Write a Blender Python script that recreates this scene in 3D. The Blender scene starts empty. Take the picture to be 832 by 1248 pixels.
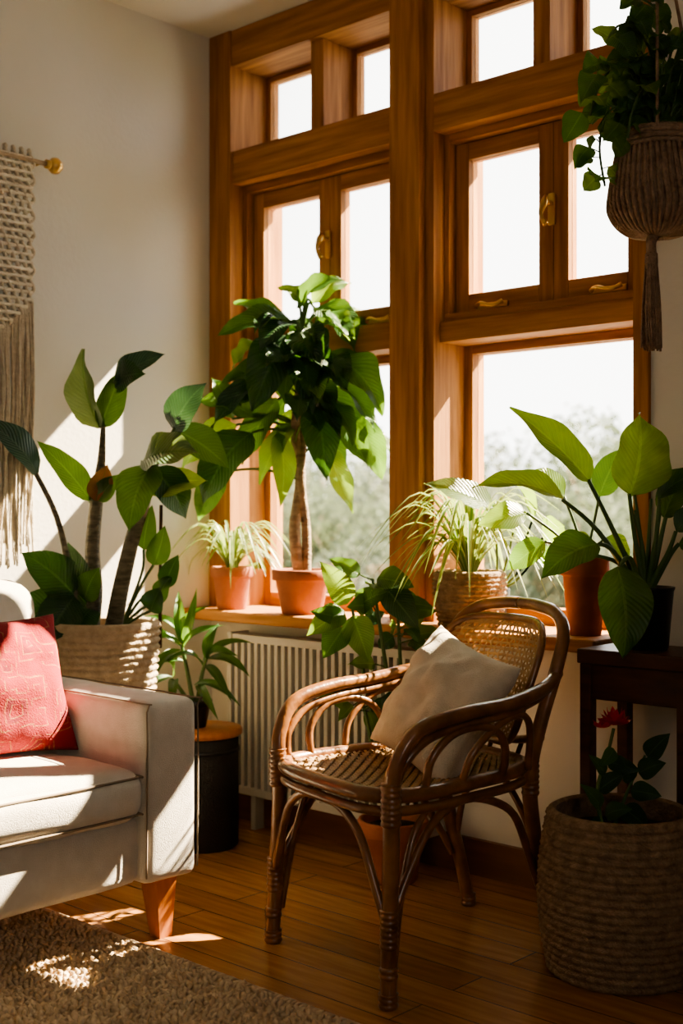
import bpy, math, random
from mathutils import Vector as V, Matrix, noise
random.seed(7)
R_=V((.7365,.6764,0)); F_=V((.6764,-.7365,0)); Z_=V((0,0,1))
# ------------------------------------------------------------ materials
def newmat(name):
    m=bpy.data.materials.new(name); m.use_nodes=True
    nt=m.node_tree; nt.nodes.clear()
    out=nt.nodes.new('ShaderNodeOutputMaterial')
    return m,nt,out
def rgba(c): return (c[0],c[1],c[2],1)
def M(name,c1,c2=None,rough=.6,ns=8,st=(1,1,1),bump=0,bs=40,bst=None,metal=0,coat=0,sheen=0,detail=4,pos=(.3,.7),spec=.5):
    m,nt,out=newmat(name); N=nt.nodes; L=nt.links
    p=N.new('ShaderNodeBsdfPrincipled'); L.new(p.outputs[0],out.inputs[0])
    tc=N.new('ShaderNodeTexCoord'); mp=N.new('ShaderNodeMapping'); mp.inputs['Scale'].default_value=st
    L.new(tc.outputs['Object'],mp.inputs[0])
    nz=N.new('ShaderNodeTexNoise'); nz.inputs['Scale'].default_value=ns; nz.inputs['Detail'].default_value=detail
    L.new(mp.outputs[0],nz.inputs['Vector'])
    cr=N.new('ShaderNodeValToRGB'); cr.color_ramp.elements[0].position=pos[0]; cr.color_ramp.elements[1].position=pos[1]
    cr.color_ramp.elements[0].color=rgba(c1); cr.color_ramp.elements[1].color=rgba(c2 or c1)
    L.new(nz.outputs[0],cr.inputs[0]); L.new(cr.outputs[0],p.inputs['Base Color'])
    p.inputs['Roughness'].default_value=rough; p.inputs['Metallic'].default_value=metal
    p.inputs['Coat Weight'].default_value=coat; p.inputs['Sheen Weight'].default_value=sheen
    p.inputs['Specular IOR Level'].default_value=spec
    if bump:
        n2=N.new('ShaderNodeTexNoise'); n2.inputs['Scale'].default_value=bs
        mp2=N.new('ShaderNodeMapping'); mp2.inputs['Scale'].default_value=bst or st
        L.new(tc.outputs['Object'],mp2.inputs[0]); L.new(mp2.outputs[0],n2.inputs['Vector'])
        b=N.new('ShaderNodeBump'); b.inputs['Strength'].default_value=bump; b.inputs['Distance'].default_value=.01
        L.new(n2.outputs[0],b.inputs['Height']); L.new(b.outputs[0],p.inputs['Normal'])
    return m
def leafmat(name,c1,c2,vein,trans,tcol,nv=16,var=False,rough=.34):
    m,nt,out=newmat(name); N=nt.nodes; L=nt.links
    uv=N.new('ShaderNodeUVMap'); uv.uv_map='UVMap'
    sp=N.new('ShaderNodeSeparateXYZ'); L.new(uv.outputs[0],sp.inputs[0])
    def mt(op,a,b=None):
        n=N.new('ShaderNodeMath'); n.operation=op
        for i,x in enumerate((a,b)):
            if x is None: continue
            if isinstance(x,(int,float)): n.inputs[i].default_value=x
            else: L.new(x,n.inputs[i])
        return n.outputs[0]
    ac=mt('ABSOLUTE',mt('SUBTRACT',sp.outputs[0],.5))     # 0 centre .. .5 edge
    mid=mt('LESS_THAN',ac,.03)
    s=mt('SINE',mt('MULTIPLY',mt('SUBTRACT',sp.outputs[1],mt('MULTIPLY',ac,.55)),nv*6.283))
    sv=mt('POWER',mt('MAXIMUM',s,0),8)
    vv=mt('MAXIMUM',mid,mt('MULTIPLY',sv,.4))
    tc=N.new('ShaderNodeTexCoord'); nz=N.new('ShaderNodeTexNoise'); nz.inputs['Scale'].default_value=9; nz.inputs['Detail'].default_value=4
    L.new(tc.outputs['Object'],nz.inputs['Vector'])
    cr=N.new('ShaderNodeValToRGB'); cr.color_ramp.elements[0].position=.38; cr.color_ramp.elements[1].position=.62
    cr.color_ramp.elements[0].color=rgba(c1); cr.color_ramp.elements[1].color=rgba(c2); L.new(nz.outputs[0],cr.inputs[0])
    mx=N.new('ShaderNodeMix'); mx.data_type='RGBA'
    if var: vv=mt('GREATER_THAN',ac,.26)
    L.new(vv,mx.inputs[0]); L.new(cr.outputs[0],mx.inputs[6]); mx.inputs[7].default_value=rgba(vein)
    p=N.new('ShaderNodeBsdfPrincipled'); L.new(mx.outputs[2],p.inputs['Base Color']); p.inputs['Roughness'].default_value=rough
    b=N.new('ShaderNodeBump'); b.inputs['Strength'].default_value=.4; b.inputs['Distance'].default_value=.004
    L.new(s,b.inputs['Height']); L.new(b.outputs[0],p.inputs['Normal'])
    t=N.new('ShaderNodeBsdfTranslucent')
    mx2=N.new('ShaderNodeMix'); mx2.data_type='RGBA'; mx2.inputs[0].default_value=.7
    L.new(mx.outputs[2],mx2.inputs[6]); mx2.inputs[7].default_value=rgba(tcol)
    # mottling in the transmitted light
    mx3=N.new('ShaderNodeMix'); mx3.data_type='RGBA'; mx3.blend_type='MULTIPLY'; mx3.inputs[0].default_value=.5
    n5=N.new('ShaderNodeTexNoise'); n5.inputs['Scale'].default_value=22; n5.inputs['Detail'].default_value=5; L.new(tc.outputs['Object'],n5.inputs['Vector'])
    L.new(mx2.outputs[2],mx3.inputs[6]); L.new(n5.outputs[0],mx3.inputs[7]); L.new(mx3.outputs[2],t.inputs[0])
    ms=N.new('ShaderNodeMixShader'); ms.inputs[0].default_value=trans
    L.new(p.outputs[0],ms.inputs[1]); L.new(t.outputs[0],ms.inputs[2]); L.new(ms.outputs[0],out.inputs[0])
    return m
def glassmat():
    m,nt,out=newmat('window_glass'); N=nt.nodes; L=nt.links
    t=N.new('ShaderNodeBsdfTransparent'); t.inputs[0].default_value=(.98,.98,.97,1)
    g=N.new('ShaderNodeBsdfGlossy'); g.inputs['Roughness'].default_value=.02
    f=N.new('ShaderNodeFresnel'); f.inputs[0].default_value=1.3
    ms=N.new('ShaderNodeMixShader'); L.new(f.outputs[0],ms.inputs[0]); L.new(t.outputs[0],ms.inputs[1]); L.new(g.outputs[0],ms.inputs[2]); L.new(ms.outputs[0],out.inputs[0])
    return m
def floormat():
    m,nt,out=newmat('oak_floorboards'); N=nt.nodes; L=nt.links
    p=N.new('ShaderNodeBsdfPrincipled'); L.new(p.outputs[0],out.inputs[0])
    tc=N.new('ShaderNodeTexCoord')
    br=N.new('ShaderNodeTexBrick'); br.inputs['Scale'].default_value=1; br.inputs['Brick Width'].default_value=1.6; br.inputs['Row Height'].default_value=.105
    br.inputs['Mortar Size'].default_value=.0018; br.inputs['Mortar Smooth'].default_value=.3
    br.inputs['Color1'].default_value=(.38,.17,.056,1); br.inputs['Color2'].default_value=(.50,.24,.085,1); br.inputs['Mortar'].default_value=(.08,.032,.012,1)
    L.new(tc.outputs['Object'],br.inputs[0])
    mp=N.new('ShaderNodeMapping'); mp.inputs['Scale'].default_value=(1.2,12,1); L.new(tc.outputs['Object'],mp.inputs[0])
    nz=N.new('ShaderNodeTexNoise'); nz.inputs['Scale'].default_value=4; nz.inputs['Detail'].default_value=7; L.new(mp.outputs[0],nz.inputs['Vector'])
    cr=N.new('ShaderNodeValToRGB'); cr.color_ramp.elements[0].position=.3; cr.color_ramp.elements[1].position=.7
    cr.color_ramp.elements[0].color=(.70,.66,.62,1); cr.color_ramp.elements[1].color=(1.05,1.05,1.05,1); L.new(nz.outputs[0],cr.inputs[0])
    mx=N.new('ShaderNodeMix'); mx.data_type='RGBA'; mx.blend_type='MULTIPLY'; mx.inputs[0].default_value=1
    L.new(br.outputs[0],mx.inputs[6]); L.new(cr.outputs[0],mx.inputs[7]); L.new(mx.outputs[2],p.inputs['Base Color'])
    p.inputs['Roughness'].default_value=.22
    b=N.new('ShaderNodeBump'); b.inputs['Strength'].default_value=.2; b.inputs['Distance'].default_value=.002; b.invert=True
    L.new(br.outputs['Fac'],b.inputs['Height']); L.new(b.outputs[0],p.inputs['Normal'])
    return m
def redmat():
    m,nt,out=newmat('red_patterned_fabric'); N=nt.nodes; L=nt.links
    p=N.new('ShaderNodeBsdfPrincipled'); L.new(p.outputs[0],out.inputs[0]); p.inputs['Roughness'].default_value=.95
    tc=N.new('ShaderNodeTexCoord'); mp=N.new('ShaderNodeMapping'); mp.inputs['Rotation'].default_value=(0.8,.2,.1); L.new(tc.outputs['Object'],mp.inputs[0])
    w=N.new('ShaderNodeTexVoronoi'); w.feature='F1'; w.distance='MANHATTAN'; w.inputs['Scale'].default_value=11; w.inputs['Randomness'].default_value=.7; L.new(mp.outputs[0],w.inputs['Vector'])
    cr=N.new('ShaderNodeValToRGB'); cr.color_ramp.interpolation='LINEAR'; e=cr.color_ramp.elements
    R1=(.27,.018,.022,1);G1=(.36,.17,.075,1);R2=(.17,.014,.022,1)
    e[0].position=.0; e[0].color=G1; e[1].position=.10; e[1].color=R1
    for ps,cc in ((.26,R1),(.29,G1),(.33,R2),(.48,R2),(.51,(.36,.13,.06,1)),(.56,R1),(.70,R1),(.73,G1),(.78,R1)): a=e.new(ps); a.color=cc
    L.new(w.outputs['Distance'],cr.inputs[0])
    n3=N.new('ShaderNodeTexNoise'); n3.inputs['Scale'].default_value=40; n3.inputs['Detail'].default_value=6; L.new(mp.outputs[0],n3.inputs['Vector'])
    c3=N.new('ShaderNodeValToRGB'); c3.color_ramp.elements[0].position=.40; c3.color_ramp.elements[1].position=.58; L.new(n3.outputs[0],c3.inputs[0])
    mx=N.new('ShaderNodeMix'); mx.data_type='RGBA'; L.new(c3.outputs[0],mx.inputs[0]); mx.inputs[6].default_value=R1; L.new(cr.outputs[0],mx.inputs[7])
    L.new(mx.outputs[2],p.inputs['Base Color'])
    n2=N.new('ShaderNodeTexNoise'); n2.inputs['Scale'].default_value=250; L.new(mp.outputs[0],n2.inputs['Vector'])
    b=N.new('ShaderNodeBump'); b.inputs['Strength'].default_value=.5; b.inputs['Distance'].default_value=.004; L.new(n2.outputs[0],b.inputs['Height']); L.new(b.outputs[0],p.inputs['Normal'])
    return m
m_wall=M('cream_plaster',(.70,.675,.605),(.74,.715,.645),rough=.9,ns=3,bump=.1,bs=60)
m_ceil=M('ceiling_paint',(.74,.71,.64),(.77,.74,.67),rough=.9,ns=3)
wc1,wc2=(.27,.112,.036),(.53,.255,.09)
m_wv=M('varnished_pine_vertical',wc1,wc2,rough=.62,ns=9,st=(5,5,.35),bump=.12,bs=30,detail=8,spec=.22)
m_wh=M('varnished_pine_horizontal',wc1,wc2,rough=.62,ns=9,st=(.35,5,5),bump=.12,bs=30,detail=8,spec=.22)
m_dark=M('dark_walnut',(.05,.018,.008),(.11,.04,.016),rough=.4,ns=9,st=(1,5,5),bump=.1)
m_base=M('brown_baseboard_wood',(.13,.048,.017),(.19,.075,.026),rough=.45,ns=9,st=(.5,5,5))
m_legw=M('orange_beech',(.44,.15,.04),(.56,.21,.06),rough=.35,ns=12,st=(5,5,.5))
m_floor=floormat(); m_glass=glassmat()
m_brass=M('brass',(.62,.40,.13),(.75,.5,.2),rough=.28,ns=20,metal=1)
m_rad=M('radiator_enamel',(.50,.47,.40),(.56,.53,.46),rough=.5,ns=10)
m_radd=M('radiator_gap_shade',(.02,.018,.015),(.04,.035,.03),rough=.8)  # near-black colour stands in for shade between the fins
m_sofa=M('oatmeal_linen',(.58,.53,.45),(.66,.61,.53),rough=.95,ns=25,bump=.35,bs=420,sheen=.2)
m_pipe=M('sofa_piping',(.22,.17,.12),(.28,.22,.15),rough=.9)
m_red=redmat()
m_cush=M('cream_linen',(.64,.56,.43),(.74,.66,.53),rough=.95,ns=30,bump=.5,bs=380,sheen=.2)
m_rug=M('jute_rug',(.50,.36,.22),(.74,.58,.39),rough=1,ns=35)
m_mac=M('macrame_cotton',(.54,.46,.34),(.68,.6,.47),rough=.95,ns=60,bump=.5,bs=300,bst=(1,1,.5))
m_rat=M('rattan_cane',(.12,.046,.016),(.32,.138,.046),rough=.28,ns=14,bump=.15,bs=60,coat=.35)
m_ratw=M('woven_cane',(.28,.155,.065),(.48,.30,.14),rough=.5,ns=30)
m_bask=M('seagrass_rope',(.19,.12,.065),(.36,.24,.135),rough=.85,ns=45,bump=.6,bs=160)
m_baskl=M('pale_jute_rope',(.40,.30,.19),(.54,.43,.29),rough=.85,ns=45,bump=.6,bs=160)
m_baskd=M('dark_hanging_rope',(.22,.14,.085),(.38,.25,.16),rough=.9,ns=45,bump=.6,bs=160)
m_terra=M('terracotta',(.30,.095,.045),(.40,.145,.075),rough=.8,ns=14,bump=.15,bs=60)
m_black=M('black_ceramic',(.012,.012,.013),(.02,.02,.02),rough=.35)
m_drum=M('black_drum_fabric',(.012,.011,.01),(.022,.02,.018),rough=.7,bump=.3,bs=200)
m_soil=M('potting_soil',(.02,.012,.008),(.06,.035,.02),rough=1,ns=60,bump=.8,bs=120)
m_bark=M('plant_bark',(.22,.15,.09),(.45,.33,.21),rough=.85,ns=18,st=(1,1,3),bump=.7,bs=50)
m_stemd=M('dark_plant_stem',(.06,.058,.032),(.2,.17,.11),rough=.6,ns=25,st=(1,1,4),bump=.5,bs=60)
m_stemg=M('green_petiole',(.06,.12,.03),(.10,.17,.045),rough=.5,ns=12)
l_dark=leafmat('leaf_dark',(.010,.040,.015),(.026,.075,.024),(.06,.12,.045),.20,(.14,.38,.04))
l_mid=leafmat('leaf_mid',(.022,.075,.02),(.048,.12,.03),(.10,.2,.06),.35,(.30,.58,.06))
l_light=leafmat('leaf_light',(.035,.11,.022),(.07,.17,.034),(.15,.28,.08),.46,(.52,.78,.08))
l_blue=leafmat('leaf_bluegreen',(.018,.055,.04),(.035,.085,.055),(.08,.15,.1),.12,(.15,.35,.1))
l_pale=leafmat('leaf_underside',(.10,.16,.075),(.16,.23,.11),(.05,.12,.035),.35,(.4,.55,.14))
l_bronze=leafmat('leaf_bronze',(.14,.09,.035),(.3,.1,.04),(.1,.13,.04),.35,(.65,.3,.08))
l_spider=leafmat('leaf_spider',(.07,.17,.035),(.10,.23,.05),(.42,.46,.22),.38,(.5,.65,.14),nv=0,var=True)
l_strap=leafmat('leaf_strap',(.03,.10,.022),(.06,.15,.03),(.12,.24,.07),.33,(.3,.55,.07),nv=0)
l_red=leafmat('petal_red',(.5,.01,.015),(.62,.02,.03),(.4,.005,.01),.3,(.8,.05,.05),nv=0)
l_out=leafmat('tree_foliage',(.055,.08,.05),(.12,.14,.09),(.13,.15,.10),.3,(.24,.30,.18),nv=0,rough=.8)
m_gnd=M('meadow',(.12,.14,.10),(.22,.21,.16),rough=1,ns=.3)
# ------------------------------------------------------------ mesh builder
def catmull(P,sub):
    if len(P)<3 or sub<=1: 
        return [list(p) for p in P]
    o=[]
    n=len(P)
    for i in range(n-1):
        p0=P[max(i-1,0)];p1=P[i];p2=P[i+1];p3=P[min(i+2,n-1)]
        for k in range(sub):
            t=k/sub
            o.append([.5*((2*b)+(c-a)*t+(2*a-5*b+4*c-d)*t*t+(-a+3*b-3*c+d)*t**3) for a,b,c,d in zip(p0,p1,p2,p3)])
    o.append(list(P[-1])); return o
class B:
    def __init__(s): s.v=[];s.f=[];s.m=[];s.uv=[];s.mats=[];s.sm=[]
    def mi(s,mat):
        if mat not in s.mats: s.mats.append(mat)
        return s.mats.index(mat)
    def add(s,vs,fs,mat,uvs=None,smooth=True):
        o=len(s.v); s.v.extend([tuple(x) for x in vs]); k=s.mi(mat)
        for f in fs:
            s.f.append([i+o for i in f]); s.m.append(k); s.sm.append(smooth)
        s.uv.extend(uvs if uvs else [(0.2,0)]*len(vs))
    def tube(s,pts,r,mat,n=8,sub=5,closed=False):
        pts=[V(p) for p in pts]
        rr=r if isinstance(r,(list,tuple)) else [r]*len(pts)
        P=[(p.x,p.y,p.z,q) for p,q in zip(pts,rr)]
        if closed: P=P+[P[0]]
        if closed:
            Q=[P[-2]]+P+[P[1]]; C=catmull(Q,sub); C=C[sub:-sub]
        else: C=catmull(P,sub)
        c=[V(x[:3]) for x in C]; rad=[max(x[3],.0003) for x in C]; m=len(c)
        t=(c[1]-c[0]).normalized(); a=t.orthogonal().normalized()
        vs=[];us=[]
        for i in range(m):
            t2=(c[min(i+1,m-1)]-c[max(i-1,0)])
            if t2.length<1e-9: t2=t
            t2.normalize(); a=(a-t2*a.dot(t2))
            if a.length<1e-6: a=t2.orthogonal()
            a.normalize(); b=t2.cross(a); t=t2
            for k in range(n):
                w=2*math.pi*k/n; vs.append(c[i]+(a*math.cos(w)+b*math.sin(w))*rad[i]); us.append((.2,i/m))
        fs=[]
        for i in range(m-1):
            for k in range(n):
                k2=(k+1)%n; fs.append([i*n+k,i*n+k2,(i+1)*n+k2,(i+1)*n+k])
        if not closed: fs.append(list(range(n))[::-1]); fs.append([(m-1)*n+k for k in range(n)])
        s.add(vs,fs,mat,us)
    def box(s,lo,hi,mat):
        x0,y0,z0=lo;x1,y1,z1=hi
        vs=[(x0,y0,z0),(x1,y0,z0),(x1,y1,z0),(x0,y1,z0),(x0,y0,z1),(x1,y0,z1),(x1,y1,z1),(x0,y1,z1)]
        s.add(vs,[[0,3,2,1],[4,5,6,7],[0,1,5,4],[1,2,6,5],[2,3,7,6],[3,0,4,7]],mat,smooth=False)
    def lathe(s,prof,c,mat,n=36,disp=None):
        vs=[];fs=[];m=len(prof)
        for i,(r,z) in enumerate(prof):
            for k in range(n):
                w=2*math.pi*k/n; d=disp(w,i,z) if disp else 0
                vs.append((c[0]+(r+d)*math.cos(w),c[1]+(r+d)*math.sin(w),c[2]+z))
        for i in range(m-1):
            for k in range(n):
                k2=(k+1)%n; fs.append([i*n+k,i*n+k2,(i+1)*n+k2,(i+1)*n+k])
        s.add(vs,fs,mat)
    def rbox(s,lo,hi,r,mat,bulge=(0,0,0),wr=0,seed=0,N=14,xf=None):
        lo=V(lo);hi=V(hi);c=(lo+hi)/2;h=(hi-lo)/2
        def par(i):
            t=i/N*2-1; return math.copysign(1-(1-abs(t))**1.8,t)
        ts=[par(i) for i in range(N+1)]; inner=V([max(x-r,0) for x in h])
        vs=[];fs=[]
        for ax in range(3):
            for sg in (-1,1):
                o=len(vs); a1=(ax+1)%3;a2=(ax+2)%3
                for i in range(N+1):
                    for j in range(N+1):
                        q=[0,0,0];q[ax]=sg*h[ax];q[a1]=ts[i]*h[a1];q[a2]=ts[j]*h[a2]
                        cc=V([max(-inner[k],min(inner[k],q[k])) for k in range(3)])
                        d=V(q)-cc; p=cc+(d.normalized()*r if d.length>0 else d)
                        nq=V([q[k]/h[k] for k in range(3)])
                        for k in range(3):
                            o1=(k+1)%3;o2=(k+2)%3
                            p[k]+=bulge[k]*nq[k]*(1-nq[o1]**2)*(1-nq[o2]**2)
                        w=p+c
                        if wr: w=w+(noise.noise_vector(w*7+V((seed,0,0)))*wr)
                        if xf: w=xf@w
                        vs.append(w)
                for i in range(N):
                    for j in range(N):
                        a=o+i*(N+1)+j; q=[a,a+N+1,a+N+2,a+1]
                        fs.append(q if sg>0 else q[::-1])
        s.add(vs,fs,mat)
    def leaf(s,b,t,w,nrm,mat,arch=.12,fold=.25,pw=.7,nl=12,nw=6,rip=.03,curl=0):
        b=V(b);t=V(t);d=t-b;L=d.length; nrm=V(nrm)
        side=d.cross(nrm)
        if side.length<1e-5: side=d.cross(V((.3,.2,.9)))
        side.normalize(); n=side.cross(d).normalized()
        ph=random.random()*6; bend=random.uniform(-.06,.06)
        vs=[];fs=[];us=[]
        for i in range(nl+1):
            q=i/nl; c=b+d*q+n*(arch*L*4*q*(1-q))-n*curl*L*q*q+side*bend*L*4*q*(1-q)
            hw=w/2*max(math.sin(math.pi*min(q**pw,1)),0)**.8
            if q>.8: hw*=1-.35*((q-.8)/.2)
            if q<.001: hw=w*.02
            for j in range(nw+1):
                x=j/nw*2-1
                p=c+side*hw*x*(1-.12*fold)+n*(fold*hw*abs(x))+n*rip*w*abs(x)*math.sin(q*13+ph+x*1.5)
                vs.append(p);us.append((j/nw,q))
        for i in range(nl):
            for j in range(nw):
                a=i*(nw+1)+j; fs.append([a,a+1,a+nw+2,a+nw+1])
        s.add(vs,fs,mat,us)
    def strap(s,b,ang,L,h,w,mat,drop=.8,n=10):
        b=V(b);dr=V((math.cos(ang),math.sin(ang),0)); side=V((-dr.y,dr.x,0))
        vs=[];us=[];fs=[]
        for i in range(n+1):
            q=i/n; c=b+dr*L*(q**1.15)+Z_*(h*(1-(1-min(q*1.6,1))**2)-drop*L*max(q-.35,0)**1.7*1.6)
            hw=w/2*(min(1,.5+q*2))*(1-q**3)+.0004
            for x in (-1,0,1): vs.append(c+side*hw*x+Z_*abs(x)*hw*.5);us.append(((x+1)/2,q))
        for i in range(n):
            for j in range(2):
                a=i*3+j; fs.append([a,a+1,a+4,a+3])
        s.add(vs,fs,mat,us)
    def clamp(s):
        for i,(x,y,z) in enumerate(s.v):
            if x<.012: s.v[i]=(.012+.002*math.sin(i),y,z)
    def done(s,name,bevel=0,parent=None):
        me=bpy.data.meshes.new(name); me.from_pydata(s.v,[],s.f)
        for m in s.mats: me.materials.append(m)
        me.polygons.foreach_set('material_index',s.m); me.polygons.foreach_set('use_smooth',s.sm)
        ul=me.uv_layers.new(name='UVMap')
        li=[0]*len(me.loops); me.loops.foreach_get('vertex_index',li)
        fl=[]; 
        for i in li: fl.extend(s.uv[i])
        ul.data.foreach_set('uv',fl); me.update()
        ob=bpy.data.objects.new(name,me); bpy.context.collection.objects.link(ob)
        if bevel:
            b=ob.modifiers.new('bevel','BEVEL'); b.width=bevel; b.segments=2; b.limit_method='ANGLE'
        if parent: ob.parent=parent
        return ob
def empty(name,loc=(0,0,0)):
    e=bpy.data.objects.new(name,None); bpy.context.collection.objects.link(e); return e
# ------------------------------------------------------------ room shell
XR,YB,H=4.4,-4.2,2.64
def slab(name,lo,hi,mat): b=B(); b.box(lo,hi,mat); return b.done(name)
slab('floor',(-.2,YB-.2,-.1),(XR+.2,.22,0),m_floor)
slab('ceiling',(-.2,YB-.2,H),(XR+.2,.22,H+.12),m_ceil)
slab('added_shade_eave',(-.8,.22,2.93),(XR+.6,1.0,3.03),m_dark)  # added overhang out of view, keeps sun off the upper lights
slab('wall_left',(-.2,YB-.2,0),(0,.22,H),m_wall)
slab('wall_back',(0,YB-.2,0),(XR,YB,H),m_wall)
b=B(); b.box((0,0,0),(1.665,.22,.66),m_wall); b.box((1.665,0,0),(XR,.22,H),m_wall); b.done('wall_window')
# added window opening behind the camera, unseen, lets in sky light as fill
ya0,ya1,za0,za1=-3.4,-2.3,.95,2.15
b=B(); b.box((XR,YB-.2,0),(XR+.2,ya0,H),m_wall); b.box((XR,ya1,0),(XR+.2,.22,H),m_wall); b.box((XR,ya0,0),(XR+.2,ya1,za0),m_wall); b.box((XR,ya0,za1),(XR+.2,ya1,H),m_wall); b.done('wall_right')
b=B()
ymm=(ya0+ya1)/2
for a,c in (((XR+.04,ya0,za0),(XR+.14,ya0+.06,za1)),((XR+.04,ya1-.06,za0),(XR+.14,ya1,za1)),((XR+.04,ya0+.06,za0),(XR+.14,ya1-.06,za0+.07)),((XR+.04,ya0+.06,za1-.07),(XR+.14,ya1-.06,za1)),((XR+.04,ymm-.03,za0+.07),(XR+.14,ymm+.03,za1-.07))): b.box(a,c,m_wv)
b.box((XR+.085,ya0+.06,za0+.07),(XR+.09,ya1-.06,za1-.07),m_glass)
b.done('added_fill_window',bevel=.004)
slab('baseboard_window',(.0,-.018,0),(XR,0,.10),m_base)
slab('baseboard_left',(0,YB,0),(.018,-.018,.10),m_base)
# window sill
b=B(); b.box((.0,-.14,.665),(1.585,.17,.70),m_wh); b.done('window_sill',bevel=.006)
# ------------------------------------------------------------ window_1
W=empty('window_1')
b=B()
b.box((0,-.012,.70),(.105,.22,H),m_wv)
b.box((.822,-.03,.70),(.935,.22,H),m_wv); b.box((.935,.0,.70),(.966,.22,H),m_wv)
b.box((1.62,-.012,.66),(1.665,.22,H),m_wv)
for (x0,x1) in ((.105,.822),(.966,1.62)):
    b.box((x0,-.005,2.52),(x1,.22,H),m_wh)
    b.box((x0,.0,2.125),(x1,.22,2.235),m_wh)
    xm=(x0+x1)/2+(.015 if x0<.5 else .03)
    b.box((xm-.027,.02,2.235),(xm+.027,.22,2.52),m_wv)
    for a,c in ((x0,xm-.027),(xm+.027,x1)):   # upper lights
        b.box((a,.16,2.235),(a+.018,.20,2.52),m_wv); b.box((c-.018,.16,2.235),(c,.20,2.52),m_wv)
        b.box((a+.018,.16,2.235),(c-.018,.20,2.253),m_wh); b.box((a+.018,.16,2.502),(c-.018,.20,2.52),m_wh)
        b.box((a+.018,.178,2.253),(c-.018,.182,2.502),m_glass)
    # fixed frame of casement band
    b.box((x0,.05,1.60),(x0+.018,.22,2.125),m_wv); b.box((x1-.018,.05,1.60),(x1,.22,2.125),m_wv)
    b.box((x0+.018,.05,2.10),(x1-.018,.22,2.125),m_wh)
    b.box((x0,.03,1.515),(x1,.22,1.575),m_wh)
    b.box((x0,.05,1.575),(x1,.22,1.60),m_wh)
    for a,c in ((x0+.02,xm-.001),(xm+.001,x1-.02)):
        w=.047
        b.box((a,.08,1.603),(a+w,.125,2.097),m_wv); b.box((c-w,.08,1.603),(c,.125,2.097),m_wv)
        b.box((a+w,.08,1.603),(c-w,.125,1.655),m_wh); b.box((a+w,.08,2.047),(c-w,.125,2.097),m_wh)
        b.box((a+w,.100,1.655),(c-w,.104,2.047),m_glass)
    # lower picture pane
    b.box((x0,.15,.70),(x0+.028,.21,1.515),m_wv); b.box((x1-.028,.15,.70),(x1,.21,1.515),m_wv)
    b.box((x0+.028,.15,.70),(x1-.028,.21,.745),m_wh); b.box((x0+.028,.15,1.49),(x1-.028,.21,1.515),m_wh)
    b.box((x0+.028,.178,.745),(x1-.028,.182,1.49),m_glass)
b.done('timber_frame',bevel=.004,parent=W)
b=B()
for xm,z in ((.478,1.88),(1.323,1.855)):
    b.rbox((xm-.014,.070,z-.045),(xm+.010,.08,z+.045),.006,m_brass,N=6)
    b.tube([(xm,.07,z+.015),(xm,.04,z+.015)],.008,m_brass)
    b.tube([(xm,.042,z+.03),(xm,.034,z+.01),(xm-.008,.03,z-.02),(xm+.006,.033,z-.05)],[.006,.011,.006,.009],m_brass)
for xc,z in ((.70,1.612),(1.12,1.612),(1.50,1.612)):
    b.rbox((xc-.055,.070,z-.008),(xc+.055,.08,z+.010),.004,m_brass,N=6)
    b.tube([(xc-.045,.06,z),(xc-.02,.045,z+.006),(xc+.02,.045,z-.004),(xc+.05,.055,z+.006)],[.007,.005,.005,.007],m_brass)
b.done('brass_latches',parent=W)
# ------------------------------------------------------------ radiator
b=B(); x=.215
b.box((.20,-.10,.60),(1.02,-.03,.625),m_rad); b.box((.20,-.10,.11),(1.02,-.03,.135),m_rad)
b.box((.195,-.105,.10),(.212,-.025,.63),m_rad); b.box((1.008,-.105,.10),(1.025,-.025,.63),m_rad)
b.box((.212,-.05,.13),(1.008,-.03,.60),m_radd)  # dark sheet painted as the shade in the fin gaps
n=26
for i in range(n):
    xc=.228+i*(.766/(n-1)); b.box((xc-.0075,-.098,.133),(xc+.0075,-.052,.602),m_rad)
b.tube([(.19,-.06,.16),(.16,-.06,.16),(.15,-.06,.14),(.15,-.06,.0)],.01,m_rad,sub=2)
b.tube([(.15,-.06,.14),(.15,-.06,.20)],.016,m_rad,sub=1)
for xx in (.3,.92): b.box((xx-.01,-.09,0.0),(xx+.01,-.05,.11),m_rad)
b.done('radiator',bevel=.003)
# ------------------------------------------------------------ sofa
b=B()
ya=-.875; yi=-1.03; ye=-2.62
b.rbox((.10,ya-.16,.15),(.94,ya,.575),.025,m_sofa,bulge=(.006,.006,.008),wr=.004,N=18)
b.rbox((.10,ye-.16,.15),(.94,ye,.575),.025,m_sofa,bulge=(.006,.006,.008),wr=.004,seed=4,N=18)
b.rbox((.08,ye,.15),(.915,ya-.15,.315),.03,m_sofa,wr=.004,N=18,bulge=(.01,0,0))
b.rbox((.04,ye-.1,.16),(.24,ya-.02,.74),.05,m_sofa,wr=.004,N=18)
ym=(yi+ye)/2
for k,(a,c) in enumerate(((yi-.003,ym+.003),(ym-.003,ye+.003))):
    b.rbox((.24,c,.305),(.945,a,.425),.045,m_sofa,bulge=(.012,.0,.03),wr=.008,seed=k*5,N=22)
    for zz in (.322,.408):
        b.tube([(.30,a-.006,zz),(.88,a-.008,zz),(.925,a-.02,zz),(.938,a-.06,zz),(.945,(a+c)/2,zz),(.938,c+.06,zz),(.925,c+.02,zz),(.88,c+.008,zz),(.30,c+.006,zz)],.0032,m_pipe,n=6)
    xf=Matrix.Translation((.30,0,.42))@Matrix.Rotation(math.radians(-12),4,'Y')
    b.rbox((-.07,c,-.0),(.11,a+ (.13 if k==0 else 0),.41),.07,m_sofa,bulge=(.04,.0,.01),wr=.010,seed=9+k,N=18,xf=xf)
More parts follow.
